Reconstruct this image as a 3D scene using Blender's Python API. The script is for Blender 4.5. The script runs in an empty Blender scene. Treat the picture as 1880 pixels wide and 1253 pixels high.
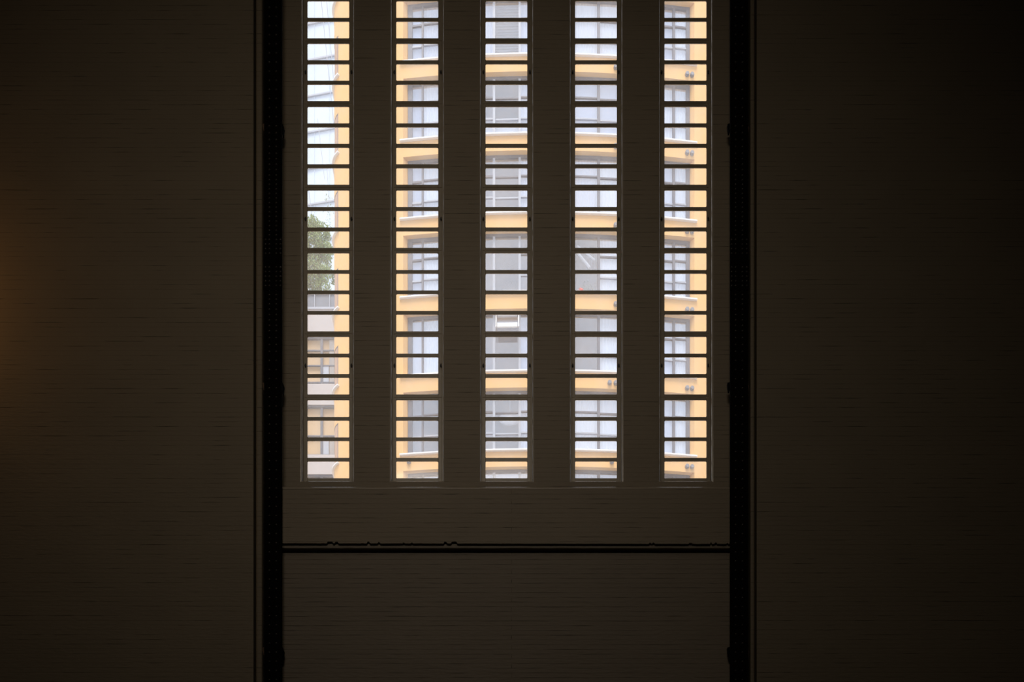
import bpy, bmesh, math, random
from mathutils import Vector, Matrix
R = math.radians
random.seed(7)
sc = bpy.context.scene
COL = sc.collection

# ------------------------------------------------------------------ camera (level, rising-front lens)
EYE = 1.6; HZ = 2100.0; DW = 20.0        # eye height, horizon row, distance to the window wall (100 px = 1 m there)
cam_d = bpy.data.cameras.new('camera'); cam = bpy.data.objects.new('camera', cam_d); COL.objects.link(cam)
cam.location = (0, -DW, EYE); cam.rotation_euler = (R(90), 0, 0)
cam_d.sensor_width = 36; cam_d.lens = 36 * DW / 18.8
cam_d.shift_y = (HZ - 626.5) / 1880
cam_d.clip_end = 600
sc.camera = cam

# ------------------------------------------------------------------ world: bright overcast sky
w = bpy.data.worlds.new('world'); sc.world = w; w.use_nodes = True
nt = w.node_tree; nt.nodes.clear()
out = nt.nodes.new('ShaderNodeOutputWorld'); bg = nt.nodes.new('ShaderNodeBackground')
tc = nt.nodes.new('ShaderNodeTexCoord'); ns = nt.nodes.new('ShaderNodeTexNoise'); ns.inputs['Scale'].default_value = 2.5
cr = nt.nodes.new('ShaderNodeValToRGB')
cr.color_ramp.elements[0].color = (0.74, 0.86, 1.0, 1); cr.color_ramp.elements[0].position = 0.3
cr.color_ramp.elements[1].color = (0.93, 0.96, 1.0, 1); cr.color_ramp.elements[1].position = 0.7
nt.links.new(tc.outputs['Generated'], ns.inputs['Vector']); nt.links.new(ns.outputs['Fac'], cr.inputs['Fac'])
nt.links.new(cr.outputs['Color'], bg.inputs['Color']); bg.inputs['Strength'].default_value = 1.32
nt.links.new(bg.outputs['Background'], out.inputs['Surface'])

# ------------------------------------------------------------------ lights
def area(name, loc, aim, sx, sy, power, col, spread=180):
    d = bpy.data.lights.new(name, 'AREA'); d.shape = 'RECTANGLE'; d.size = sx; d.size_y = sy
    d.energy = power; d.color = col; d.spread = R(spread)
    o = bpy.data.objects.new(name, d); COL.objects.link(o); o.location = loc
    o.rotation_euler = (Vector(aim) - Vector(loc)).to_track_quat('-Z', 'Y').to_euler()
    return o
sun = bpy.data.lights.new('sun', 'SUN'); sun.energy = 4.6; sun.angle = R(30); sun.color = (1.0, 0.97, 0.93)
so = bpy.data.objects.new('sun', sun); COL.objects.link(so); so.rotation_euler = (R(24), 0, R(-8))
# unseen area lights added high in the hall to brighten the wall, and the dim spill of a warm wall lamp left of the view
area('roof_fill', (-1.0, -9.0, 26.5), (-0.8, 0.0, 12.0), 8, 5, 12, (1.0, 0.88, 0.74), 90)
area('hall_fill', (-2.0, -21.5, 25.5), (-1.6, 0.0, 15.0), 8, 3, 65, (1.0, 0.86, 0.69), 66)
wl = bpy.data.lights.new('warm_lamp', 'POINT'); wl.energy = 24.0; wl.color = (1.0, 0.47, 0.13); wl.shadow_soft_size = 0.3
wo = bpy.data.objects.new('warm_lamp', wl); COL.objects.link(wo)
wo.location = (-10.7, -1.5, 17.2)

sc.view_settings.view_transform = 'Standard'; sc.view_settings.look = 'None'
sc.view_settings.gamma = 1.0; sc.view_settings.use_curve_mapping = False
sc.view_settings.exposure = 0.0
sc.cycles.max_bounces = 8; sc.cycles.transparent_max_bounces = 12

# ------------------------------------------------------------------ helpers
def PX(px, y=0.0): return (px - 940) / 100 * (DW + y) / DW
def PZ(py, y=0.0): return EYE + (HZ - py) / 100 * (DW + y) / DW

def tag(o, label=None, cat=None, group=None, kind=None):
    if label: o['label'] = label
    if cat: o['category'] = cat
    if group: o['group'] = group
    if kind: o['kind'] = kind
    return o
def empty(name, loc=(0, 0, 0)):
    o = bpy.data.objects.new(name, None); COL.objects.link(o); o.location = loc; o.empty_display_size = 0.2
    return o
def obj(name, bm, m, parent=None, smooth=False, loc=None):
    bmesh.ops.recalc_face_normals(bm, faces=bm.faces)
    me = bpy.data.meshes.new(name); bm.to_mesh(me); bm.free()
    ms = m if isinstance(m, (list, tuple)) else [m]
    for k in ms: me.materials.append(k)
    if smooth:
        for p in me.polygons: p.use_smooth = True
    o = bpy.data.objects.new(name, me); COL.objects.link(o)
    if parent:
        o.parent = parent
        # geometry is given in world coordinates; undo the chain of parents (they only translate)
        off = Vector((0, 0, 0)); p = parent
        while p: off += p.location; p = p.parent
        if loc is None: o.location = -off
        else: o.location = Vector(loc) - off
    elif loc is not None: o.location = loc
    return o
def box(bm, x0, x1, y0, y1, z0, z1, mat=0):
    v = [bm.verts.new(p) for p in ((x0,y0,z0),(x1,y0,z0),(x1,y1,z0),(x0,y1,z0),(x0,y0,z1),(x1,y0,z1),(x1,y1,z1),(x0,y1,z1))]
    for f in ((0,3,2,1),(4,5,6,7),(0,1,5,4),(1,2,6,5),(2,3,7,6),(3,0,4,7)):
        fc = bm.faces.new([v[i] for i in f]); fc.material_index = mat
    return v
def bevel(o, wdt, seg=2, ang=35):
    m = o.modifiers.new('bevel', 'BEVEL'); m.width = wdt; m.segments = seg; m.limit_method = 'ANGLE'; m.angle_limit = R(ang)
    m.harden_normals = False
    return o
def tube(bm, a, b, r, n=8, cap=True):
    a = Vector(a); b = Vector(b); d = (b - a).normalized()
    u = d.orthogonal().normalized(); v = d.cross(u)
    A = [bm.verts.new(a + (u*math.cos(t) + v*math.sin(t))*r) for t in [2*math.pi*i/n for i in range(n)]]
    B = [bm.verts.new(b + (u*math.cos(t) + v*math.sin(t))*r) for t in [2*math.pi*i/n for i in range(n)]]
    for i in range(n): bm.faces.new((A[i], A[(i+1)%n], B[(i+1)%n], B[i]))
    if cap: bm.faces.new(A[::-1]); bm.faces.new(B)
def prism(bm, pts, z0, z1):
    """vertical prism over a plan polygon [(x,y)...]; caps triangulated"""
    A = [bm.verts.new((x, y, z0)) for x, y in pts]; B = [bm.verts.new((x, y, z1)) for x, y in pts]
    n = len(pts)
    for i in range(n): bm.faces.new((A[i], A[(i+1)%n], B[(i+1)%n], B[i]))
    f0 = bm.faces.new(A[::-1]); f1 = bm.faces.new(B)
    bmesh.ops.triangulate(bm, faces=[f0, f1])
def plate_y(bm, pts, y0, y1):
    """plate standing in the xz plane, outline [(x,z)...], from y0 (front) to y1"""
    A = [bm.verts.new((x, y0, z)) for x, z in pts]; B = [bm.verts.new((x, y1, z)) for x, z in pts]
    n = len(pts)
    for i in range(n): bm.faces.new((A[i], A[(i+1)%n], B[(i+1)%n], B[i]))
    f0 = bm.faces.new(A[::-1]); f1 = bm.faces.new(B)
    bmesh.ops.triangulate(bm, faces=[f0, f1])

# ------------------------------------------------------------------ materials
def mat(name, col, rough=0.7, metal=0.0, noise=0.0, nscale=4.0, bump=0.0, spec=0.5, stretch=None):
    m = bpy.data.materials.new(name); m.use_nodes = True; t = m.node_tree
    b = t.nodes['Principled BSDF']; b.inputs['Roughness'].default_value = rough; b.inputs['Metallic'].default_value = metal
    b.inputs['Specular IOR Level'].default_value = spec
    b.inputs['Base Color'].default_value = (*col, 1)
    if noise or bump:
        tcn = t.nodes.new('ShaderNodeTexCoord'); n = t.nodes.new('ShaderNodeTexNoise'); n.inputs['Scale'].default_value = nscale
        n.inputs['Detail'].default_value = 5
        src = tcn.outputs['Object']
        if stretch:
            mp = t.nodes.new('ShaderNodeMapping'); mp.inputs['Scale'].default_value = stretch
            t.links.new(src, mp.inputs['Vector']); src = mp.outputs['Vector']
        t.links.new(src, n.inputs['Vector'])
        if noise:
            mx = t.nodes.new('ShaderNodeMix'); mx.data_type = 'RGBA'
            mx.inputs['A'].default_value = (*[c*(1-noise) for c in col], 1)
            mx.inputs['B'].default_value = (*[min(1, c*(1+noise)) for c in col], 1)
            t.links.new(n.outputs['Fac'], mx.inputs['Factor']); t.links.new(mx.outputs['Result'], b.inputs['Base Color'])
        if bump:
            bp = t.nodes.new('ShaderNodeBump'); bp.inputs['Strength'].default_value = bump; bp.inputs['Distance'].default_value = 0.01
            t.links.new(n.outputs['Fac'], bp.inputs['Height']); t.links.new(bp.outputs['Normal'], b.inputs['Normal'])
    return m

def painted_brick(name, col, gap=0.38, cover=(0.54, 0.68), strength=0.5):
    """brickwork under thick paint: mostly smooth, here and there an open bed joint"""
    m = bpy.data.materials.new(name); m.use_nodes = True; t = m.node_tree; L = t.links.new
    b = t.nodes['Principled BSDF']; b.inputs['Roughness'].default_value = 0.55; b.inputs['Specular IOR Level'].default_value = 0.4
    tcn = t.nodes.new('ShaderNodeTexCoord'); sp = t.nodes.new('ShaderNodeSeparateXYZ'); cb = t.nodes.new('ShaderNodeCombineXYZ')
    L(tcn.outputs['Object'], sp.inputs[0]); L(sp.outputs['X'], cb.inputs['X']); L(sp.outputs['Z'], cb.inputs['Y'])
    # slight waviness of the courses
    nw = t.nodes.new('ShaderNodeTexNoise'); nw.inputs['Scale'].default_value = 1.6
    L(cb.outputs[0], nw.inputs['Vector'])
    sc_ = t.nodes.new('ShaderNodeVectorMath'); sc_.operation = 'SCALE'; sc_.inputs['Scale'].default_value = 0.014
    L(nw.outputs['Color'], sc_.inputs[0])
    ad = t.nodes.new('ShaderNodeVectorMath'); ad.operation = 'ADD'; L(cb.outputs[0], ad.inputs[0]); L(sc_.outputs[0], ad.inputs[1])
    br = t.nodes.new('ShaderNodeTexBrick'); L(ad.outputs[0], br.inputs['Vector'])
    br.inputs['Scale'].default_value = 1.0; br.inputs['Brick Width'].default_value = 60.0; br.inputs['Row Height'].default_value = 0.0865
    br.inputs['Mortar Size'].default_value = 0.007; br.inputs['Mortar Smooth'].default_value = 0.4
    br.inputs['Color1'].default_value = (1, 1, 1, 1); br.inputs['Color2'].default_value = (0.86, 0.86, 0.86, 1); br.inputs['Mortar'].default_value = (0, 0, 0, 1)
    # patches where joints stay open: long in x
    mp = t.nodes.new('ShaderNodeMapping'); mp.inputs['Scale'].default_value = (1.6, 11.0, 1.0); L(cb.outputs[0], mp.inputs['Vector'])
    n2 = t.nodes.new('ShaderNodeTexNoise'); n2.inputs['Scale'].default_value = 1.0; n2.inputs['Detail'].default_value = 4; L(mp.outputs[0], n2.inputs['Vector'])
    rp = t.nodes.new('ShaderNodeMapRange'); rp.inputs['From Min'].default_value = cover[0]; rp.inputs['From Max'].default_value = cover[1]
    L(n2.outputs['Fac'], rp.inputs['Value'])
    base = t.nodes.new('ShaderNodeMath'); base.operation = 'MULTIPLY'; L(br.outputs['Fac'], base.inputs[0])
    rp2 = t.nodes.new('ShaderNodeMapRange'); rp2.inputs['To Min'].default_value = 0.16; rp2.inputs['To Max'].default_value = 1.0
    L(rp.outputs[0], rp2.inputs['Value']); L(rp2.outputs[0], base.inputs[1])
    # colour
    n3 = t.nodes.new('ShaderNodeTexNoise'); n3.inputs['Scale'].default_value = 0.9; n3.inputs['Detail'].default_value = 6; L(cb.outputs[0], n3.inputs['Vector'])
    mx = t.nodes.new('ShaderNodeMix'); mx.data_type = 'RGBA'
    mx.inputs['A'].default_value = (*[c*0.88 for c in col], 1); mx.inputs['B'].default_value = (*[c*1.12 for c in col], 1)
    L(n3.outputs['Fac'], mx.inputs['Factor'])
    mg = t.nodes.new('ShaderNodeMix'); mg.data_type = 'RGBA'; mg.inputs['B'].default_value = (*[c*gap for c in col], 1)
    L(base.outputs[0], mg.inputs['Factor']); L(mx.outputs['Result'], mg.inputs['A']); L(mg.outputs['Result'], b.inputs['Base Color'])
    # relief
    n4 = t.nodes.new('ShaderNodeTexNoise'); n4.inputs['Scale'].default_value = 14; n4.inputs['Detail'].default_value = 4
    mp4 = t.nodes.new('ShaderNodeMapping'); mp4.inputs['Scale'].default_value = (0.5, 1.6, 1); L(cb.outputs[0], mp4.inputs['Vector']); L(mp4.outputs[0], n4.inputs['Vector'])
    hs = t.nodes.new('ShaderNodeMath'); hs.operation = 'MULTIPLY_ADD'; hs.inputs[1].default_value = -1.0
    L(base.outputs[0], hs.inputs[0]); L(n4.outputs['Fac'], hs.inputs[2])
    bp = t.nodes.new('ShaderNodeBump'); bp.inputs['Strength'].default_value = strength; bp.inputs['Distance'].default_value = 0.012
    L(hs.outputs[0], bp.inputs['Height']); L(bp.outputs['Normal'], b.inputs['Normal'])
    return m

M = {}
M['brick'] = painted_brick('painted_brick', (0.295, 0.24, 0.168))
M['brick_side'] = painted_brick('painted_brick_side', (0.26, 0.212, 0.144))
M['brick_low'] = painted_brick('painted_brick_low', (0.262, 0.215, 0.158), gap=0.45, cover=(0.47, 0.66))
M['arris'] = mat('glossy_lit_arris', (0.36, 0.30, 0.225), 0.26, 0, 0.1, 6, 0.15, spec=0.9)  # lighter, glossier wall paint: window light on the edges is put into the colour
M['iron'] = mat('black_steel', (0.004, 0.0034, 0.003), 0.85, 0, 0.3, 3, 0.25, spec=0.06)
M['rivet'] = mat('rivet_steel', (0.05, 0.045, 0.04), 0.35, 0, spec=0.5)
M['rust'] = mat('rusty_bracket', (0.16, 0.105, 0.07), 0.8, 0, 0.4, 20, spec=0.2)
M['frame'] = mat('painted_steel_frame', (0.38, 0.32, 0.235), 0.38, 0, 0.2, 8, 0.2, spec=0.6)
M['pivot'] = mat('pivot_metal', (0.02, 0.018, 0.015), 0.6)
M['floor'] = mat('hall_floor_concrete', (0.10, 0.095, 0.09), 0.8, 0, 0.2, 1)
M['dark'] = mat('dark_hall_paint', (0.05, 0.045, 0.04), 0.9)
M['orange'] = mat('orange_render', (0.90, 0.52, 0.20), 0.85, 0, 0.05, 1.5, 0.1, spec=0.2)
M['brown'] = mat('brown_recess_shade', (0.55, 0.33, 0.21), 0.7, 0, 0.08, 2)  # shade of the orange corner recess, put into a brown colour
M['white'] = mat('white_sill', (0.88, 0.84, 0.82), 0.6, 0, 0.04, 3)
M['alu'] = mat('grey_aluminium', (0.085, 0.095, 0.13), 0.45, 0.0, 0.05, 3)
M['alu_light'] = mat('pale_aluminium', (0.40, 0.43, 0.50), 0.45, 0.0, 0.05, 3)
M['beige'] = mat('beige_cladding', (0.52, 0.475, 0.465), 0.8, 0, 0.05, 1.2)
M['tan'] = mat('tan_panel', (0.58, 0.40, 0.22), 0.7, 0, 0.18, 0.8)
M['slate'] = mat('grey_terrace_screen', (0.15, 0.17, 0.21), 0.5, 0, 0.2, 2)
M['leaf'] = mat('leaf', (0.29, 0.38, 0.13), 0.6, 0, 0.35, 3)
M['bark'] = mat('bark', (0.18, 0.13, 0.09), 0.9, 0, 0.3, 8)
M['cable'] = mat('steel_cable', (0.42, 0.44, 0.50), 0.5)
M['lampgrey'] = mat('lamp_housing', (0.22, 0.22, 0.25), 0.5)
M['pavement'] = mat('pavement', (0.38, 0.37, 0.35), 0.85, 0, 0.15, 0.6)
M['terracotta'] = mat('terracotta', (0.62, 0.25, 0.16), 0.8)
M['petal'] = mat('red_petal', (0.8, 0.12, 0.10), 0.6)
M['plant'] = mat('house_plant_leaf', (0.07, 0.16, 0.05), 0.5)
def glassmat(name, refl, tint, rough=0.02, haze=0.0, dirt=0.0, gl=(0.9, 0.93, 1)):
    m = bpy.data.materials.new(name); m.use_nodes = True; t = m.node_tree; t.nodes.clear(); L = t.links.new
    o = t.nodes.new('ShaderNodeOutputMaterial'); tr = t.nodes.new('ShaderNodeBsdfTransparent'); tr.inputs['Color'].default_value = (*tint, 1)
    g = t.nodes.new('ShaderNodeBsdfGlossy'); g.inputs['Roughness'].default_value = rough; g.inputs['Color'].default_value = (*gl, 1)
    m1 = t.nodes.new('ShaderNodeMixShader'); m1.inputs[0].default_value = refl
    L(tr.outputs[0], m1.inputs[1]); L(g.outputs[0], m1.inputs[2])
    if haze:
        tl = t.nodes.new('ShaderNodeBsdfTranslucent'); tl.inputs['Color'].default_value = (0.96, 0.93, 0.93, 1)
        m2 = t.nodes.new('ShaderNodeMixShader'); m2.inputs[0].default_value = haze
        if dirt:
            tcn = t.nodes.new('ShaderNodeTexCoord'); n = t.nodes.new('ShaderNodeTexNoise'); n.inputs['Scale'].default_value = 2.2; n.inputs['Detail'].default_value = 3
            L(tcn.outputs['Object'], n.inputs['Vector'])
            mr = t.nodes.new('ShaderNodeMapRange'); mr.inputs['From Min'].default_value = 0.3; mr.inputs['From Max'].default_value = 0.7
            mr.inputs['To Min'].default_value = max(0, haze - dirt); mr.inputs['To Max'].default_value = haze + dirt
            L(n.outputs['Fac'], mr.inputs['Value']); L(mr.outputs[0], m2.inputs[0])
        L(m1.outputs[0], m2.inputs[1]); L(tl.outputs[0], m2.inputs[2]); L(m2.outputs[0], o.inputs['Surface'])
    else: L(m1.outputs[0], o.inputs['Surface'])
    return m
M['pane'] = glassmat('old_dusty_glass', 0.03, (0.98, 0.985, 1.0), 0.05, 0.17, 0.04)
M['fglass'] = glassmat('facade_glass', 0.22, (0.95, 0.97, 1.0), 0.03)
M['tglass'] = mat('tower_glass', (0.66, 0.74, 0.84), 0.15, 0, 0.06, 0.25)

# ------------------------------------------------------------------ hall shell
HT = 27.4                                  # ceiling height
XL, XR, YB = -16.0, 16.0, -23.0
def struct(name, bm, m, parent=None, **k):
    o = obj(name, bm, m, parent, **k)
    if not parent: o['kind'] = 'structure'
    return o
bm = bmesh.new(); box(bm, XL, XR, YB, 0.5, -0.3, 0.0); struct('floor', bm, M['floor'])
bm = bmesh.new(); box(bm, XL-.4, XR+.4, YB-.4, 0.9, HT, HT+0.4); struct('ceiling', bm, M['dark'])
bm = bmesh.new(); box(bm, XL-.4, XR+.4, YB-.4, YB, -0.3, HT); struct('wall_back', bm, M['dark'])
bm = bmesh.new(); box(bm, XL-.4, XL, YB, 0.6, -0.3, HT); struct('wall_end_left', bm, M['dark'])
bm = bmesh.new(); box(bm, XR, XR+.4, YB, 0.6, -0.3, HT); struct('wall_end_right', bm, M['dark'])

# window strips: opening edges and glass edges in image px at the wall
strips = [(554.5, 648.5, 564.5, 641.0), (718.5, 813.5, 727.5, 804.5), (882.5, 977.5, 891.5, 968.0), (1047.5, 1141.5, 1056.0, 1132.5), (1211.5, 1306.5, 1220.0, 1297.0)]
WT = 0.30                                   # wall thickness at the bay
OPEN_B = PZ(883)                            # bottom of the openings
groups = [(735, 766.5, 4), (618.6, 650, 3), (465, 496.5, 4), (349.5, 380.6, 3), (196, 227, 4), (80, 111, 3), (-73.3, -42, 4), (-189, -158, 3), (-341, -310, 4)]
OPEN_T = PZ(-346)
xs_ = [PX(516)] + [PX(v) for q in strips for v in q[:2]] + [PX(1342)]
zs_ = [13.47, OPEN_B, OPEN_T, HT]
def shell_with_openings(xs, zz, hole, y0, y1):
    bm = bmesh.new(); V = {}
    def vt(i, j, k):
        if (i, j, k) not in V: V[i, j, k] = bm.verts.new((xs[i], (y0, y1)[k], zz[j]))
        return V[i, j, k]
    nx, nz = len(xs)-1, len(zz)-1
    solid = lambda i, j: 0 <= i < nx and 0 <= j < nz and not hole(i, j)
    for i in range(nx):
        for j in range(nz):
            if not solid(i, j): continue
            for k in (0, 1): bm.faces.new([vt(i, j, k), vt(i+1, j, k), vt(i+1, j+1, k), vt(i, j+1, k)])
            if not solid(i-1, j): bm.faces.new([vt(i, j, 0), vt(i, j+1, 0), vt(i, j+1, 1), vt(i, j, 1)])
            if not solid(i+1, j): bm.faces.new([vt(i+1, j, 0), vt(i+1, j+1, 0), vt(i+1, j+1, 1), vt(i+1, j, 1)])
            if not solid(i, j-1): bm.faces.new([vt(i, j, 0), vt(i+1, j, 0), vt(i+1, j, 1), vt(i, j, 1)])
            if not solid(i, j+1): bm.faces.new([vt(i, j+1, 0), vt(i+1, j+1, 0), vt(i+1, j+1, 1), vt(i, j+1, 1)])
    return bm
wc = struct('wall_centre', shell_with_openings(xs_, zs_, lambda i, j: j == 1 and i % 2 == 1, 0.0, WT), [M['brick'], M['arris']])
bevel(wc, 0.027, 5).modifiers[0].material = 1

# side walls, standing forward of the bay by the depth of the columns
bm = bmesh.new(); box(bm, XL, PX(465.5, -.10), -0.10, WT, 0, HT); o = struct('wall_left', bm, M['brick_side']); bevel(o, 0.02)
bm = bmesh.new(); box(bm, PX(1389.5, -.10), XR, -0.10, WT, 0, HT); o = struct('wall_right', bm, M['brick_side']); bevel(o, 0.02)
# brick chases behind the steel columns
bm = bmesh.new(); box(bm, PX(465.5, -.10), PX(516), 0.10, WT, 0, HT); struct('wall_chase_left', bm, M['brick_side'])
bm = bmesh.new(); box(bm, PX(1342), PX(1389.5, -.10), 0.10, WT, 0, HT); struct('wall_chase_right', bm, M['brick_side'])
# vertical rounded strips between wall and column
bm = bmesh.new(); box(bm, PX(469.7, -.10), PX(481.5, -.10), -0.10, 0.10, 0, HT); o = struct('trim_3', bm, M['brick_side']); bevel(o, 0.03, 3)
bm = bmesh.new(); box(bm, PX(1377.5, -.10), PX(1386.0, -.10), -0.10, 0.10, 0, HT); o = struct('trim_4', bm, M['brick_side']); bevel(o, 0.03, 3)

# sill band under the windows: projects 6 cm, rounded top arris, chipped lower edge
SB = -0.20
bm = bmesh.new()
xa, xb = PX(517), PX(1341)
zt = PZ(893.5, SB) + 0.015; zb = PZ(998, SB)
n = 420; rnd = random.Random(3)
low = []; v = 0.0
for i in range(n+1):
    x = xa + (xb - xa)*i/n
    z = zb - 0.012 * (i/n)
    u = (x - xa)/(xb - xa)
    if (0.10 < u < 0.43 or u > 0.80) and rnd.random() < 0.10: v = rnd.uniform(0.01, 0.035)
    elif rnd.random() < 0.45: v = 0.0
    low.append((x, z + v + rnd.uniform(-.002, .003)))
NT = 6; r_ = 0.06
rows = []
for (x, z) in low:
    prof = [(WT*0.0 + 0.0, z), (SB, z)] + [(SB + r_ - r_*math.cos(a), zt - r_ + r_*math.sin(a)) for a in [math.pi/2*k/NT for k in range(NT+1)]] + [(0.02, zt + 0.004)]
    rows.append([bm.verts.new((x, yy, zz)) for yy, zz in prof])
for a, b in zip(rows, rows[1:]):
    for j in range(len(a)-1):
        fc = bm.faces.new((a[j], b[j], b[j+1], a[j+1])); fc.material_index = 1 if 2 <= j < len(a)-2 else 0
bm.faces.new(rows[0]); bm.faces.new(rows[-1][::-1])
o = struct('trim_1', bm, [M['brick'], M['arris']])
# recessed steel ledge below it, and the lower wall set back again
bm = bmesh.new(); box(bm, xa, xb, -0.16, 0.1, PZ(1007.3, -.16), PZ(990)); o = struct('trim_2', bm, M['brick_low']); bevel(o, 0.006)
bm = bmesh.new(); box(bm, PX(515.5), PX(1342.5), -0.08, WT, 0, 13.48); struct('wall_lower', bm, M['brick_low'])

# ------------------------------------------------------------------ windows
yf0, yf1 = 0.110, 0.170                      # fixed frame
ys0, ys1 = 0.102, 0.120                      # glazing bars
yg = 0.110                                   # glass
def window(idx, s):
    X0, X1 = PX(s[0]), PX(s[1]); G0, G1 = PX(s[2], ys0), PX(s[3], ys0)
    root = empty('window_%d' % idx, ((X0+X1)/2, 0.06, OPEN_B)); root['kind'] = 'structure'
    fw = 0.036
    bm = bmesh.new()                         # fixed outer frame with its transoms
    box(bm, X0, X0+fw, yf0, yf1, OPEN_B, OPEN_T); box(bm, X1-fw, X1, yf0, yf1, OPEN_B, OPEN_T)
    box(bm, X0+fw, X1-fw, yf0, yf1, OPEN_B, OPEN_B+0.030); box(bm, X0+fw, X1-fw, yf0, yf1, OPEN_T-0.03, OPEN_T)
    o = obj('window_frame', bm, M['frame'], root); bevel(o, 0.006, 2)
    for gi, (py0, py1, n) in enumerate(groups):
        top = py0 - 5.0
        bot = groups[gi-1][0] - 5.0 if gi else 880.5
        if gi == 0: pass
        zt_, zb_ = PZ(top, ys0) - 0.002, (PZ(bot, ys0) if gi else OPEN_B + 0.028) + 0.002
        bm = bmesh.new()
        a0, a1 = X0 + fw - 0.004, X1 - fw + 0.004
        box(bm, a0, G0, ys0, ys1, zb_, zt_); box(bm, G1, a1, ys0, ys1, zb_, zt_)
        ph = py1 - py0
        pitch = 37.55
        zs = []
        panes = []
        for k in range(n):
            pt = PZ(py0 + k*pitch, ys0) + 0.003; pb = PZ(py0 + k*pitch + ph, ys0) + 0.007
            panes.append((pb, pt))
        prev = zt_
        for k, (pb, pt) in enumerate(panes):
            box(bm, G0, G1, ys0, ys1, pt, prev); prev = pb
        box(bm, G0, G1, ys0, ys1, zb_, prev)
        rr = 0.018                            # putty fillets round off every pane corner
        for (pb, pt) in panes:
            for (cx, sx) in ((G0, 1), (G1, -1)):
                for (cz, sz) in ((pb, 1), (pt, -1)):
                    q = rr * random.uniform(0.7, 1.3)
                    plate_y(bm, [(cx-sx*.002, cz-sz*.002), (cx+sx*q, cz-sz*.002), (cx+sx*q*.3, cz+sz*q*.3), (cx-sx*.002, cz+sz*q)], ys0+.004, ys1-.002)
        name = 'casement' if n == 3 else 'fixed_sash'
        sash = obj(name, bm, M['frame'], root); bevel(sash, 0.004, 1)
        bm = bmesh.new()
        for (pb, pt) in panes: box(bm, G0-.004, G1+.004, yg, yg+0.004, pb-.004, pt+.004)
        obj('glass_panes', bm, M['pane'], sash)
        if n == 3:                            # pivots of the tilting sash
            zc = PZ(py0 + 1.0*pitch + 16, ys0)
            for xx in (X0+0.045, X1-0.045):
                bm = bmesh.new(); tube(bm, (xx, ys0-.022, zc), (xx, ys0+.01, zc), 0.017, 10); tube(bm, (xx, ys0-.012, zc-.03), (xx, ys0-.012, zc+.03), 0.010, 8)
                obj('pivot', bm, M['pivot'], sash)
    return root
for i, s in enumerate(strips): window(i+1, s)

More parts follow.
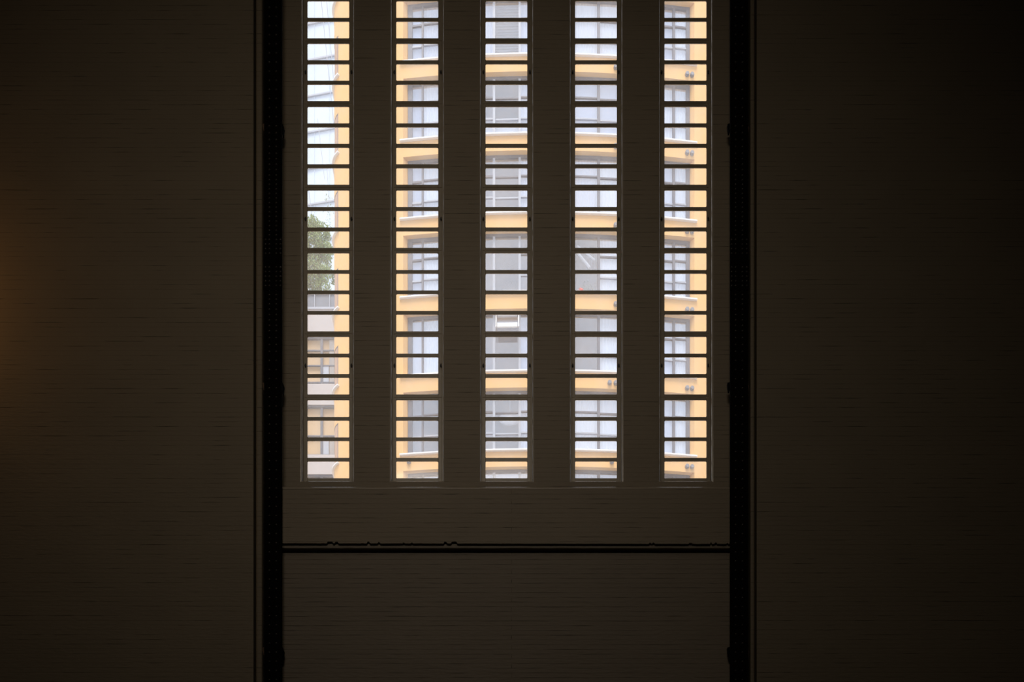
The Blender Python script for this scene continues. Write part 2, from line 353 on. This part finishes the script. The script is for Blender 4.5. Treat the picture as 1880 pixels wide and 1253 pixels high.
# ------------------------------------------------------------------ riveted steel columns
def rivet_rows():
    ys = []; y = 1249.0
    while y > 653: ys.append(y); y -= 16.75
    for st, end in ((12.6, 615), (9.9, 566), (8.45, 330), (10, 285), (12.6, 240), (16.75, -20)):
        while y > end:
            if not (474 < y < 488): ys.append(y)
            y -= st
    return ys
def column(left):
    yF = -0.30
    a, b = (484.7, 517.6) if left else (1340.4, 1373.6)
    x0, x1 = PX(a, yF), PX(b, yF); xc = (x0+x1)/2
    root = empty('steel_column', (xc, -0.1, 0))
    tag(root, 'black riveted steel column at the left edge of the window bay' if left else 'black riveted steel column at the right edge of the window bay', 'column', 'riveted steel columns')
    bm = bmesh.new(); box(bm, x0, x1, yF, yF+0.035, 0, HT); o = obj('front_flange', bm, M['iron'], root); bevel(o, 0.006)
    bm = bmesh.new(); box(bm, xc-.02, xc+.02, yF+0.035, 0.06, 0, HT); obj('web', bm, M['iron'], root)
    bm = bmesh.new(); box(bm, x0+.01, x1-.01, 0.06, 0.095, 0, HT); obj('rear_flange', bm, M['iron'], root)
    ya = yF - 0.014
    bm = bmesh.new(); box(bm, x0-.004, x1+.004, ya, yF, PZ(533, ya), PZ(436, ya)); o = obj('splice_plate', bm, M['iron'], root); bevel(o, 0.004)
    # rivets
    pts = []
    c0, c1 = (494.6, 507.2) if left else (1350.6, 1363.2)
    for y in rivet_rows():
        yy = ya if 436 < y < 533 else yF
        for c in (c0, c1): pts.append((PX(c, yy), yy, PZ(y, yy)))
        if 436 < y < 533:
            for c in ((487.6, 514.8) if left else (1343.4, 1371.0)): pts.append((PX(c, yy), yy, PZ(y, yy)))
    def dome(bm, p, r=0.019):
        ring0 = None
        lv = []
        for k, (rr, h) in enumerate(((1, 0), (.86, .45), (.5, .8))):
            lv.append([bm.verts.new((p[0]+r*rr*math.cos(t), p[1]-r*.75*h, p[2]+r*rr*math.sin(t))) for t in [2*math.pi*i/10 for i in range(10)]])
        top = bm.verts.new((p[0], p[1]-r*.75, p[2]))
        for A, B in zip(lv, lv[1:]):
            for i in range(10): bm.faces.new((A[i], A[(i+1)%10], B[(i+1)%10], B[i]))
        for i in range(10): bm.faces.new((lv[-1][i], lv[-1][(i+1)%10], top))
    bm = bmesh.new(); dome(bm, (0, 0, 0)); proto = obj('rivet', bm, M['rivet'], root, smooth=True, loc=pts[0])
    for p in pts[1:100]:
        c = proto.copy(); COL.objects.link(c); c.parent = root; c.location = Vector(p) - root.location
    bm = bmesh.new()
    for p in pts[100:]: dome(bm, p)
    o = obj('rivet', bm, M['rivet'], root, smooth=True); o['kind'] = 'stuff'; o['label'] = 'upper rows of small rivet heads'
    # side cleats holding the column to the brickwork
    for y in (243, 716, 1200):
        for sgn, px_ in ((-1, a), (1, b)):
            yc = -0.12; xe = PX(px_, yF)
            bm = bmesh.new()
            z = PZ(y, yc)
            w_ = 0.045 if (sgn < 0) == left else 0.03
            xs = (xe - w_, xe + .01) if sgn < 0 else (xe - .01, xe + w_ - .01)
            plate_y(bm, [(xs[0], z+.06), (xs[1], z+.07), (xs[1], z-.08), ((xs[0]+xs[1])/2, z-.09), (xs[0]+.006, z-.02)] if sgn < 0 else
                        [(xs[0], z+.07), (xs[1], z+.0), (xs[1]-.008, z-.06), ((xs[0]+xs[1])/2, z-.14), (xs[0], z-.13)], yc-.10, yc-.03)
            outer = (sgn < 0) == left
            obj('cleat', bm, M['rust'] if outer else M['iron'], root)
    return root
column(True); column(False)

# ------------------------------------------------------------------ the place outside
bm = bmesh.new(); box(bm, -90, 60, 0.9, 160, -0.3, -0.02); struct('ground', bm, M['pavement'])

# --- curved orange apartment building
RA, UC = 44.0, 1.0; YN = 20.0                # radius of the front, apex x, apex y
A1 = 0.1621; S1 = RA*A1; RC = 0.75
def fp(s, o=0.0):
    """plan point at arc length s from the apex, offset o outward"""
    sg = 1 if s >= 0 else -1; t = abs(s)
    if t <= S1:
        a = t/RA; x = (RA+o)*math.sin(a); y = YN + RA - (RA+o)*math.cos(a)
    else:
        cx = (RA-RC)*math.sin(A1); cy = YN + RA - (RA-RC)*math.cos(A1)
        a = A1 + (t - S1)/RC
        if a <= math.pi/2:
            x = cx + (RC+o)*math.sin(a); y = cy - (RC+o)*math.cos(a)
        else:
            ex = (a - math.pi/2)*RC; x = cx + RC + o; y = cy + ex
    return (UC + sg*x, y)
def span(s0, s1, step=0.5):
    pts = [s0]; s = s0
    while True:
        st = 0.06 if S1 < abs(s) + 0.04 < S1 + 1.15 or S1 < abs(s) < S1+1.15 else step
        nx = s + st
        if s < -S1 < nx and st > .1: nx = -S1
        if s < S1 < nx and st > .1: nx = S1
        if s < -S1-1.15 < nx: nx = -S1-1.15 + 1e-4
        if nx >= s1 - 1e-6: break
        pts.append(nx); s = nx
    pts.append(s1); return pts
def sweep(bm, s0, s1, o0, o1, z0, z1, step=0.5):
    """curved slab between plan offsets o0 (inner) and o1 (outer)"""
    ring = []
    for s in span(s0, s1, step):
        i, e = fp(s, o0), fp(s, o1)
        ring.append([bm.verts.new((e[0], e[1], z0)), bm.verts.new((e[0], e[1], z1)), bm.verts.new((i[0], i[1], z1)), bm.verts.new((i[0], i[1], z0))])
    for a, b in zip(ring, ring[1:]):
        for j in range(4): bm.faces.new((a[j], b[j], b[(j+1)%4], a[(j+1)%4]))
    bm.faces.new(ring[0]); bm.faces.new(ring[-1][::-1])
def spx(px):                                  # arc length whose surface point shows at image column px
    lo, hi = -S1, S1
    for _ in range(40):
        m_ = (lo+hi)/2; x, y = fp(m_)
        if 940 + x/(y+DW)*2000 < px: lo = m_
        else: hi = m_
    return (lo+hi)/2
STOREY = 145.2/50
def zs(k): return EYE + (HZ - (826 - 145.2*k))/50.0      # sill top of storey k (0 = lowest one in view)
HW = 114.5/50                                 # window height
apt = empty('apartment_building', (UC, YN+5, 0))
tag(apt, 'orange rendered apartment building with a curved front and long grey window bands', 'building')
SL, SR = spx(740), spx(1275); REC = 0.20
gl, gr = SL + 0.17, SR - 0.15
CL0, CL1 = -S1 - 0.454 - 2.2, -S1 - 0.454     # corner window
KS = range(-1, 7)
END = S1 + RC*(math.pi/2 - A1) + 9
ztop = zs(7) + 0.5
bm = bmesh.new(); sweep(bm, -END, END, -0.3, 0, 0, zs(-1) - 0.07); 
obj('lower_storeys', bm, M['orange'], apt)
# room surfaces behind the glass, one tint each (look into the flats)
tints = {
 'paleblind': (0.80, 0.82, 0.88), 'white': (0.97, 0.97, 0.98), 'grey': (0.30, 0.31, 0.35), 'stone': (0.36, 0.33, 0.31), 'dim': (0.07, 0.072, 0.085), 'pink': (0.70, 0.60, 0.58), 'blue': (0.66, 0.70, 0.80)}
for k_, c_ in tints.items(): M['room_'+k_] = mat('room_'+k_, c_, 0.8, 0, 0.22 if k_ in ('grey', 'stone', 'dim', 'pink') else 0.05, 5 if k_ in ('grey', 'stone') else 1.5)
cells_px = [749, 776, 812, 852, 907, 954, 1004, 1052, 1099, 1150, 1195, 1237, 1266]
rows_tint = {  # per storey, one tint per cell
 6: ['blue','paleblind','blue','blue','paleblind','paleblind','paleblind','paleblind','white','white','paleblind','white'],
 5: ['blue','paleblind','blue','paleblind','grey','paleblind','paleblind','white','white','paleblind','blue','white'],
 4: ['blue','white','paleblind','grey','dim','paleblind','blue','blue','blue','paleblind','white','white'],
 3: ['blue','white','paleblind','grey','dim','paleblind','paleblind','paleblind','white','white','paleblind','white'],
 2: ['blue','white','paleblind','stone','dim','grey','paleblind','dim','white','white','paleblind','white'],
 1: ['paleblind','white','white','grey','dim','blue','paleblind','dim','white','white','paleblind','white'],
 0: ['grey','dim','stone','stone','dim','paleblind','paleblind','white','white','pink','paleblind','white'],
 -1: ['grey','blue','paleblind','paleblind','paleblind','paleblind','white','paleblind','paleblind','paleblind','blue','blue']}
mull_w = {776: .07, 812: .07, 852: .07, 907: .09, 954: .08, 1004: .07, 1052: .07, 1099: .10, 1150: .07, 1195: .07, 1237: .09}
def recpx(px):                                # arc length on the glass plane seen at column px
    lo, hi = -S1, S1
    for _ in range(40):
        m_ = (lo+hi)/2; x, y = fp(m_, -REC)
        if 940 + x/(y+DW)*2000 < px: lo = m_
        else: hi = m_
    return (lo+hi)/2
for k in KS:
    z0 = zs(k); z1 = z0 + HW; zn = zs(k+1) - 0.065
    # window band opening: spandrel above it
    bm = bmesh.new(); sweep(bm, -S1-1.0, S1+1.0, -0.32, 0, z1, zn)
    sweep(bm, -END, -S1-1.0, -0.32, 0, z1, zn); sweep(bm, S1+1.0, END, -0.32, 0, z1, zn)
    bmesh.ops.remove_doubles(bm, verts=bm.verts, dist=1e-4)
    obj('spandrel', bm, M['orange'], apt)
    # piers beside the band (splayed reveals)
    def pier(sa, sb, ra, rb, z0_=z0, z1_=z1):
        bm = bmesh.new()
        out_ = [fp(s) for s in span(sa, sb)]; inn = [fp(s, -0.32) for s in span(sa+ra, sb+rb)][::-1]
        prism(bm, out_ + inn, z0_-0.07, z1_); obj('pier', bm, M['orange'], apt)
    pier(CL1, SL, -0.02, 0.20)
    pier(SR, END, -0.18, 0.0)
    pier(-END, CL0, 0.0, 0.0)
    # above the lower corner window
    zc1 = z0 + 1.50
    bm = bmesh.new(); sweep(bm, CL0, CL1, -0.30, 0, zc1, z1); obj('corner_spandrel', bm, M['orange'], apt)
    # sills
    for a_, b_ in ((SL-0.12, SR+0.09), (CL0-.08, CL1+0.06)):
        bm = bmesh.new(); sweep(bm, a_, b_, -0.34, 0.09, z0-0.065, z0); o = obj('window_sill', bm, M['white'], apt); bevel(o, 0.01, 1)
    # corner window
    bm = bmesh.new(); sweep(bm, CL0, CL1, -0.06, -0.01, z0, z0+.04); sweep(bm, CL0, CL1, -0.06, -0.01, zc1-.04, zc1)
    for s_ in (CL0, CL0+1.07, CL1-.05): sweep(bm, s_, s_+.05, -0.06, -0.01, z0+.04, zc1-.04)
    cf = obj('corner_window_frame', bm, M['alu'], apt)
    bm = bmesh.new(); sweep(bm, CL0+.06, CL1-.06, -0.03, -0.012, z0+.03, zc1-.03); obj('recess_panel', bm, M['brown'], cf)  # flat brown panel standing for the shaded window recess
    # the long window band
    bm = bmesh.new(); f0, f1 = -0.27, -0.18
    sweep(bm, gl, gr, f0, f1, z0, z0+.05); sweep(bm, gl, gr, f0, f1, z1-.10, z1)
    sweep(bm, gl-.02, gl+.14, f0, f1, z0, z1); sweep(bm, gr-.11, gr+.02, f0, f1, z0, z1)
    wf = obj('window_frame', bm, M['alu'], apt)
    bounds = [gl] + [recpx(p) for p in cells_px[1:-1]] + [gr]
    for p in cells_px[1:-1]:
        s_ = recpx(p); w_ = mull_w[p]
        bm = bmesh.new(); sweep(bm, s_-w_/2, s_+w_/2, f0, f1+.01, z0+.05, z1-.10); obj('mullion', bm, M['alu_light'] if 890 < p < 970 else M['alu'], wf)
    for tz in (0.72, 1.50):
        for c in range(12):
            if (k, c) in ((2, 3), (2, 4), (2, 7), (1, 0), (1, 1), (5, 3), (-1, 4)): continue
            if k == 3 and tz < 1 and c in (6, 7, 8): continue
            th = 0.05 if c % 3 else 0.065
            bm = bmesh.new(); sweep(bm, bounds[c]+.05, bounds[c+1]-.05, f0+.01, f1-.01, z0+tz-th/2+.04*((c % 2)), z0+tz+th/2+.04*(c % 2))
            obj('transom', bm, M['alu_light'] if tz < 1 else M['alu'], wf)
    bm = bmesh.new(); sweep(bm, gl+.05, gr-.05, -0.23, -0.222, z0+.04, z1-.06); obj('glass', bm, M['fglass'], wf)
    for c in range(12):
        tn = rows_tint[k][c]; off = -0.275 - (0.0 if tn in ('white', 'paleblind', 'blue') else 0.15)
        bm = bmesh.new()
        s0, s1 = bounds[c]-.02, bounds[c+1]+.02
        if tn == 'white' or (c % 2 and tn == 'paleblind'):      # pleated curtain
            nP = max(6, int((s1-s0)/.11)); prev = None; ring = []
            for q in range(nP*2+1):
                s_ = s0 + (s1-s0)*q/(nP*2); oo = off + (0.007 if q % 2 else -0.007)
                a_, b_ = fp(s_, oo), fp(s_, oo-.02)
                ring.append([bm.verts.new((a_[0], a_[1], z0)), bm.verts.new((a_[0], a_[1], z1+.1)), bm.verts.new((b_[0], b_[1], z1+.1)), bm.verts.new((b_[0], b_[1], z0))])
            for a_, b_ in zip(ring, ring[1:]):
                for j in range(4): bm.faces.new((a_[j], b_[j], b_[(j+1) % 4], a_[(j+1) % 4]))
            bm.faces.new(ring[0]); bm.faces.new(ring[-1][::-1]); nm = 'curtain'
        elif (k, c) in ((5, 4), (5, 8)):                  # venetian blind
            for q in range(22): zz = z0 + HW*(q+.5)/22; sweep(bm, s0+.04, s1-.04, off-.06, off, zz-.012, zz+.035)
            nm = 'venetian_blind'
        else: sweep(bm, s0, s1, off-.03, off, z0, z1+.1); nm = 'room_lining'
        obj(nm, bm, M['room_'+tn], wf)
    # half-drawn white blind, storey 4 third strip
    if k == 4:
        bm = bmesh.new(); sweep(bm, bounds[3], bounds[5], -0.36, -0.34, z0, z0+.72); obj('white_screen', bm, M['room_white'], wf)
        bm = bmesh.new(); sweep(bm, bounds[0], bounds[2], -0.30, -0.29, z0+1.2, z1); obj('white_screen', bm, M['room_white'], wf)
    if k == 1:                                 # a top-hung sash pushed open
        sa, sb = recpx(910), recpx(953)
        (xa_, ya_), (xb_, yb_) = fp(sa, -.17), fp(sb, -.17)
        zt_, zb_ = z1-.12, z1-.12-.62
        def open_bar(bm, u0, u1, t0, t1, dpt=.05):
            pts = []
            for dy in (0, dpt):
                for (u, t) in ((u0, t0), (u1, t0), (u1, t1), (u0, t1)):
                    x = xa_ + (xb_-xa_)*u; y = ya_ + (yb_-ya_)*u; L_ = .76*t
                    pts.append(bm.verts.new((x, y - L_*math.sin(R(24)) - dy*math.cos(R(24)), zt_ - L_*math.cos(R(24)) + dy*math.sin(R(24)))))
            for f in ((0,1,2,3),(7,6,5,4),(0,4,5,1),(1,5,6,2),(2,6,7,3),(3,7,4,0)): bm.faces.new([pts[i] for i in f])
        bm = bmesh.new(); open_bar(bm, 0, .04, 0, 1); open_bar(bm, .96, 1, 0, 1); open_bar(bm, .07, .93, 0, .08); open_bar(bm, .07, .93, .70, 1)  # deep white bottom rail paints in the sky's reflection in the glass
        os_ = obj('open_sash', bm, M['white'], wf); os_['label'] = 'white sash tilted open'
        bm = bmesh.new(); open_bar(bm, .06, .94, .07, .71, .01); obj('glass', bm, M['fglass'], os_)
    # twin wall lamps over the band, with single ones further along
    zl = z0 + HW + .30
    for p in (1261, 1270, 1119, 1123, 1130, 751):
        if p in (751, 1123) and k != -1: continue
        if (p == 1119 and k != 0) or (p == 1130 and k == -1): continue
        s_ = spx(p); x, y = fp(s_, 0); x2, y2 = fp(s_, 0.10)
        dz = -.11 if p > 1200 else (-.10 if p > 800 else .02)
        bm = bmesh.new(); tube(bm, (x, y+.02, zl+dz), (x2, y2, zl+dz), 0.062, 12)
        tube(bm, (x, y, zl+dz), (x2, y2+.03, zl+dz), 0.078, 12)
        obj('wall_lamp', bm, M['lampgrey'], apt)
bm = bmesh.new(); sweep(bm, -END, END, -0.3, 0, zs(7)-.07, ztop+1.0); sweep(bm, -END, END, -0.4, .1, ztop+1.0, ztop+1.12); obj('parapet', bm, M['orange'], apt)
# floor slabs and a back wall close the block
bm = bmesh.new()
base = [fp(s, -0.33) for s in span(-END+.3, END-.3, 1.0)]
for k in list(KS) + [7]: prism(bm, base, zs(k)-.62, zs(k)-.07)
obj('floor_slab', bm, M['room_paleblind'], apt)
bm = bmesh.new()
xe0, xe1 = fp(-END, 0)[0], fp(END, 0)[0]; yb_ = fp(END, 0)[1]
box(bm, xe0, xe1, yb_-.3, yb_, 0, ztop); obj('rear_wall', bm, M['orange'], apt)

def tp0(px, y): return (px-940)/2000*(y+DW)
def tz0(py, y): return EYE + (HZ-py)/2000*(y+DW)
# --- things on the inside sills of the third storey (plants seen behind the glass)
def pot_plant(px, k, hgt, flower, label, mt='plant'):
    s_ = recpx(px); x, y = fp(s_, -0.34); z = zs(k) + 0.0
    root = empty('potted_plant', (x, y, z)); tag(root, label, 'plant', 'plants on the flat window sill')
    bm = bmesh.new()
    n = 12; prof = ((.05, 0), (.075, .13), (.082, .13), (.082, .16), (.06, .16))
    lv = [[bm.verts.new((x+r*math.cos(2*math.pi*i/n), y+r*math.sin(2*math.pi*i/n), z+h)) for i in range(n)] for r, h in prof]
    for A, B in zip(lv, lv[1:]):
        for i in range(n): bm.faces.new((A[i], A[(i+1) % n], B[(i+1) % n], B[i]))
    bm.faces.new(lv[0][::-1]); bm.faces.new(lv[-1])
    obj('flower_pot', bm, M['terracotta'], root)
    bm = bmesh.new(); rn = random.Random(int(px))
    for q in range(46):
        a = rn.uniform(0, 6.28); t = rn.uniform(.15, 1); rr = .07*math.sin(t*2.6)+.01
        c = Vector((x + rr*math.cos(a), y + rr*math.sin(a)*.5, z + .16 + hgt*t)); d = Vector((math.cos(a), math.sin(a)*.6, rn.uniform(.1, .9))).normalized()*.09
        u = d.cross(Vector((0, 0, 1))).normalized()*.03
        vs = [bm.verts.new(v) for v in (c, c+d*.5+u, c+d, c+d*.5-u)]; bm.faces.new(vs)
    tube(bm, (x, y, z+.15), (x, y, z+.16+hgt*.8), .012, 6)
    obj('foliage', bm, M[mt], root)
    if flower:
        bm = bmesh.new()
        for q in range(16):
            a = rn.uniform(0, 6.28); bmesh.ops.create_icosphere(bm, subdivisions=1, radius=.05, matrix=Matrix.Translation((x+.09*math.cos(a), y+.08*math.sin(a)-.03, z+.18+rn.uniform(0, hgt*.6))))
        obj('blossom', bm, M['petal'], root)
pot_plant(1067, 2, .22, True, 'red flowering plant on a sill in the middle of the orange building')
pot_plant(1077, 2, .48, False, 'taller green plant just right of the red flowering one')
pot_plant(1088, 2, .34, False, 'small green bushy plant at the right of the sill row')

# paper lantern hanging in the lowest full window row
s_ = recpx(936); x, y = fp(s_, -0.325); z = EYE + (HZ-770)/2000*(y+DW)
bm = bmesh.new(); bmesh.ops.create_uvsphere(bm, u_segments=20, v_segments=12, radius=1.0, matrix=Matrix.Translation((x, y, z)) @ Matrix.Diagonal((.42, .09, .24, 1)))
tube(bm, (x, y, z+.2), (x, y, z+.9), .01, 6)
o = obj('paper_lantern', bm, M['white'], None, smooth=True); tag(o, 'white oval paper lantern hanging behind the low middle window', 'lantern')
# stair seen through the glass of the third row
for q, (pa, pb, r_) in enumerate((((1060, 452), (1092, 478), .035), ((1058, 462), (1083, 492), .05))):
    ya, yb2 = fp(recpx(pa[0]), -.34)[1], fp(recpx(pb[0]), -.34)[1]
    bm = bmesh.new(); tube(bm, (tp0(pa[0], ya), ya, tz0(pa[1], ya)), (tp0(pb[0], yb2), yb2, tz0(pb[1], yb2)), r_, 8); obj('stair_rail', bm, M['room_white'], apt)
for p in (1077, 1081.5, 1086, 1091):
    yy = fp(recpx(p), -.38)[1]; bm = bmesh.new(); tube(bm, (tp0(p, yy), yy, tz0(497, yy)), (tp0(p, yy), yy, tz0(466, yy)), .03, 6); obj('baluster', bm, M['alu'], apt)

# --- pale glass tower far behind on the left
TY = 80.0
def tp(px, d): return (px-940)/2000*d
tower = empty('glass_tower', (tp(520, 100), TY+4, 0))
tag(tower, 'pale glass office tower with thin floor lines behind the orange building', 'building')
P0 = Vector((tp(660, 100), TY, 0)); dirv = Vector((-1.0, 0.19, 0)).normalized(); nrm = Vector((-dirv.y, dirv.x, 0))
if nrm.y > 0: nrm = -nrm
def tbox(bm, u0, u1, n0, n1, z0, z1):
    v = []
    for z in (z0, z1):
        for (u, q) in ((u0, n0), (u1, n0), (u1, n1), (u0, n1)):
            p = P0 + dirv*u + nrm*q; v.append(bm.verts.new((p.x, p.y, z)))
    for f in ((0,3,2,1),(4,5,6,7),(0,1,5,4),(1,2,6,5),(2,3,7,6),(3,0,4,7)): bm.faces.new([v[i] for i in f])
bm = bmesh.new(); tbox(bm, -1, 16, -12, 0, 0, 120); obj('glass_wall', bm, M['tglass'], tower)
zf = EYE + (HZ - 362)/2000*100
for j in range(-2, 9):
    bm = bmesh.new(); z = zf + j*3.35; tbox(bm, -1.05, 16.05, 0.0, 0.14, z-.07, z+.07); obj('floor_edge', bm, M['cable'], tower)
for j in range(12):
    bm = bmesh.new(); tbox(bm, j*1.45-.02, j*1.45+.02, 0.0, 0.06, 60, 118); obj('mullion', bm, M['tglass'], tower)
# slanting tension rods in front of the tower
def rod(pa, pb, d, r):
    a = (tp(pa[0], d), d-DW, EYE+(HZ-pa[1])/2000*d); b = (tp(pb[0], d), d-DW, EYE+(HZ-pb[1])/2000*d)
    bm = bmesh.new(); tube(bm, a, b, r, 6); return obj('tension_rod', bm, M['cable'], tower)
rod((586.5, -30), (613, 230), 97, .035); rod((597, -30), (617, 200), 97, .035); rod((583, 218), (596, 330), 97, .022); rod((566, 345), (577, 430), 97, .03)
rod((600, 300), (604, 372), 97, .02)

# --- beige block with tan windows below the tree
BY = 40.0; BD = 60.0
def bx_(px): return tp(px, BD)
def bz_(py): return EYE + (HZ-py)/2000*BD
blk = empty('terrace_building', (bx_(575), BY+4, 0))
tag(blk, 'beige low block with tan window panels and a roof terrace screen', 'building')
bm = bmesh.new()
X0b, X1b = bx_(500), bx_(660)
wins = [(617, 705), (743.5, 835), (871, 960)]
prev = 568
for a, b in wins:
    box(bm, X0b, X1b, BY, BY+.4, bz_(a), bz_(prev)); prev = b
box(bm, X0b, X1b, BY, BY+.4, 0, bz_(prev)); box(bm, X0b, X1b, BY+8, BY+8.3, 0, bz_(568))
box(bm, X0b, X0b+.3, BY+.4, BY+8, 0, bz_(568)); box(bm, X1b-.3, X1b, BY+.4, BY+8, 0, bz_(568)); box(bm, X0b+.3, X1b-.3, BY+.4, BY+8, bz_(580), bz_(570))
obj('wall', bm, M['beige'], blk)
for wi, (a, b) in enumerate(wins):
    bm = bmesh.new(); box(bm, X0b, X1b, BY+.22, BY+.26, bz_(b), bz_(a)); wp = obj('window_panel', bm, M['tan'], blk)
    bm = bmesh.new()
    for p in (530, 590, 645): box(bm, bx_(p-2.2), bx_(p+2.2), BY+.08, BY+.2, bz_(b), bz_(a))
    for tz in ((641, 669, 700) if wi == 0 else (a+55, )): box(bm, X0b, X1b, BY+.1, BY+.19, bz_(tz+1), bz_(tz-1))
    box(bm, X0b, X1b, BY+.05, BY+.2, bz_(a+3.5), bz_(a)); box(bm, X0b, X1b, BY+.05, BY+.2, bz_(b), bz_(b-1.5))
    obj('window_frame', bm, M['alu'], blk)
    # greyer open shutter leaf and curtains in the right half
    bm = bmesh.new(); box(bm, bx_(592.3), bx_(603), BY+.12, BY+.2, bz_(b-1.5), bz_(a + (52 if wi == 0 else 58))); obj('recess_panel', bm, M['alu_light'], blk)
    bm = bmesh.new(); box(bm, bx_(604), bx_(613), BY+.12, BY+.2, bz_(b-1.5), bz_(a+ (4 if wi == 0 else 58))); obj('curtain', bm, M['room_stone'], blk)
# roof terrace screen: panels between posts with a rail
bm = bmesh.new(); box(bm, X0b, X1b, BY+.1, BY+.16, bz_(566), bz_(539)); obj('terrace_screen', bm, M['slate'], blk)
bm = bmesh.new(); box(bm, X0b, X1b, BY+.04, BY+.24, bz_(539), bz_(536.6)); box(bm, X0b, X1b, BY-.05, BY+.3, bz_(568.5), bz_(565)); obj('terrace_rail', bm, M['alu_light'], blk)
for p in (520, 552, 577.5, 605, 640):
    bm = bmesh.new(); box(bm, bx_(p-.6), bx_(p+.6), BY+.02, BY+.1, bz_(565), bz_(539)); obj('screen_post', bm, M['alu_light'], blk)

# --- roof-garden tree: trunk with limbs, crown of single leaves
TD = 64.0
def tree():
    x0, y0, z0 = tp(583, TD), TD-DW, EYE + (HZ-572)/2000*TD + .3
    zroof = bz_(570)
    root = empty('tree', (x0, y0, zroof)); tag(root, 'leafy green tree rising over the grey terrace screen', 'tree')
    bm = bmesh.new(); rn = random.Random(11)
    top = EYE + (HZ-400)/2000*TD
    tube(bm, (x0, y0, zroof), (x0+.1, y0, top-1.9), .11, 8)
    tips = []
    for q in range(9):
        a = rn.uniform(0, 6.28); l = rn.uniform(.7, 1.3); zb0 = zroof + 1.2 + q*.28
        e = (x0 + l*math.cos(a), y0 + l*math.sin(a), zb0 + rn.uniform(.6, 1.3)); tube(bm, (x0+.05, y0, zb0), e, .045, 6); tips.append(e)
    obj('trunk', bm, M['bark'], root)
    bm = bmesh.new()
    # crown clumps given as (px, py, radius px)
    clumps = [(572, 425, 22), (588, 432, 20), (570, 455, 24), (594, 452, 16), (566, 490, 26), (586, 480, 22), (575, 515, 24), (602, 470, 13), (597, 515, 14), (566, 535, 24), (592, 540, 18), (545, 450, 26), (540, 500, 28), (615, 500, 12), (574, 405, 9), (601, 437, 7)]
    for (cx, cy, r) in clumps:
        n = int(r*r*2.3)
        C = Vector((tp(cx, TD), y0, EYE+(HZ-cy)/2000*TD)); rr = r/2000*TD
        off = rn.uniform(-.5, .5)
        for q in range(n):
            v = Vector((rn.gauss(0, 1), rn.gauss(0, 1), rn.gauss(0, 1))).normalized()*rr*rn.uniform(.35, 1.05)**.6
            c = C + v + Vector((0, off, 0)); s_ = rn.uniform(.05, .10)
            d = Vector((rn.uniform(-1, 1), rn.uniform(-1, 1), rn.uniform(-.7, .7))).normalized(); u = d.orthogonal().normalized()
            bm.faces.new([bm.verts.new(p) for p in (c-d*s_, c+u*s_*.45, c+d*s_, c-u*s_*.45)])
    # sparse sprigs on the right, up against the sky
    for q in range(110):
        py = rn.uniform(352, 425); px_ = 603 + rn.gauss(0, 4.5) - (425-py)*.03
        c = Vector((tp(px_, TD), y0 + rn.uniform(-.3, .3), EYE+(HZ-py)/2000*TD)); s_ = rn.uniform(.03, .06)
        d = Vector((rn.uniform(-1, 1), rn.uniform(-1, 1), rn.uniform(-.7, .7))).normalized(); u = d.orthogonal().normalized()
        bm.faces.new([bm.verts.new(p) for p in (c-d*s_, c+u*s_*.45, c+d*s_, c-u*s_*.45)])
    obj('foliage', bm, M['leaf'], root)
tree()
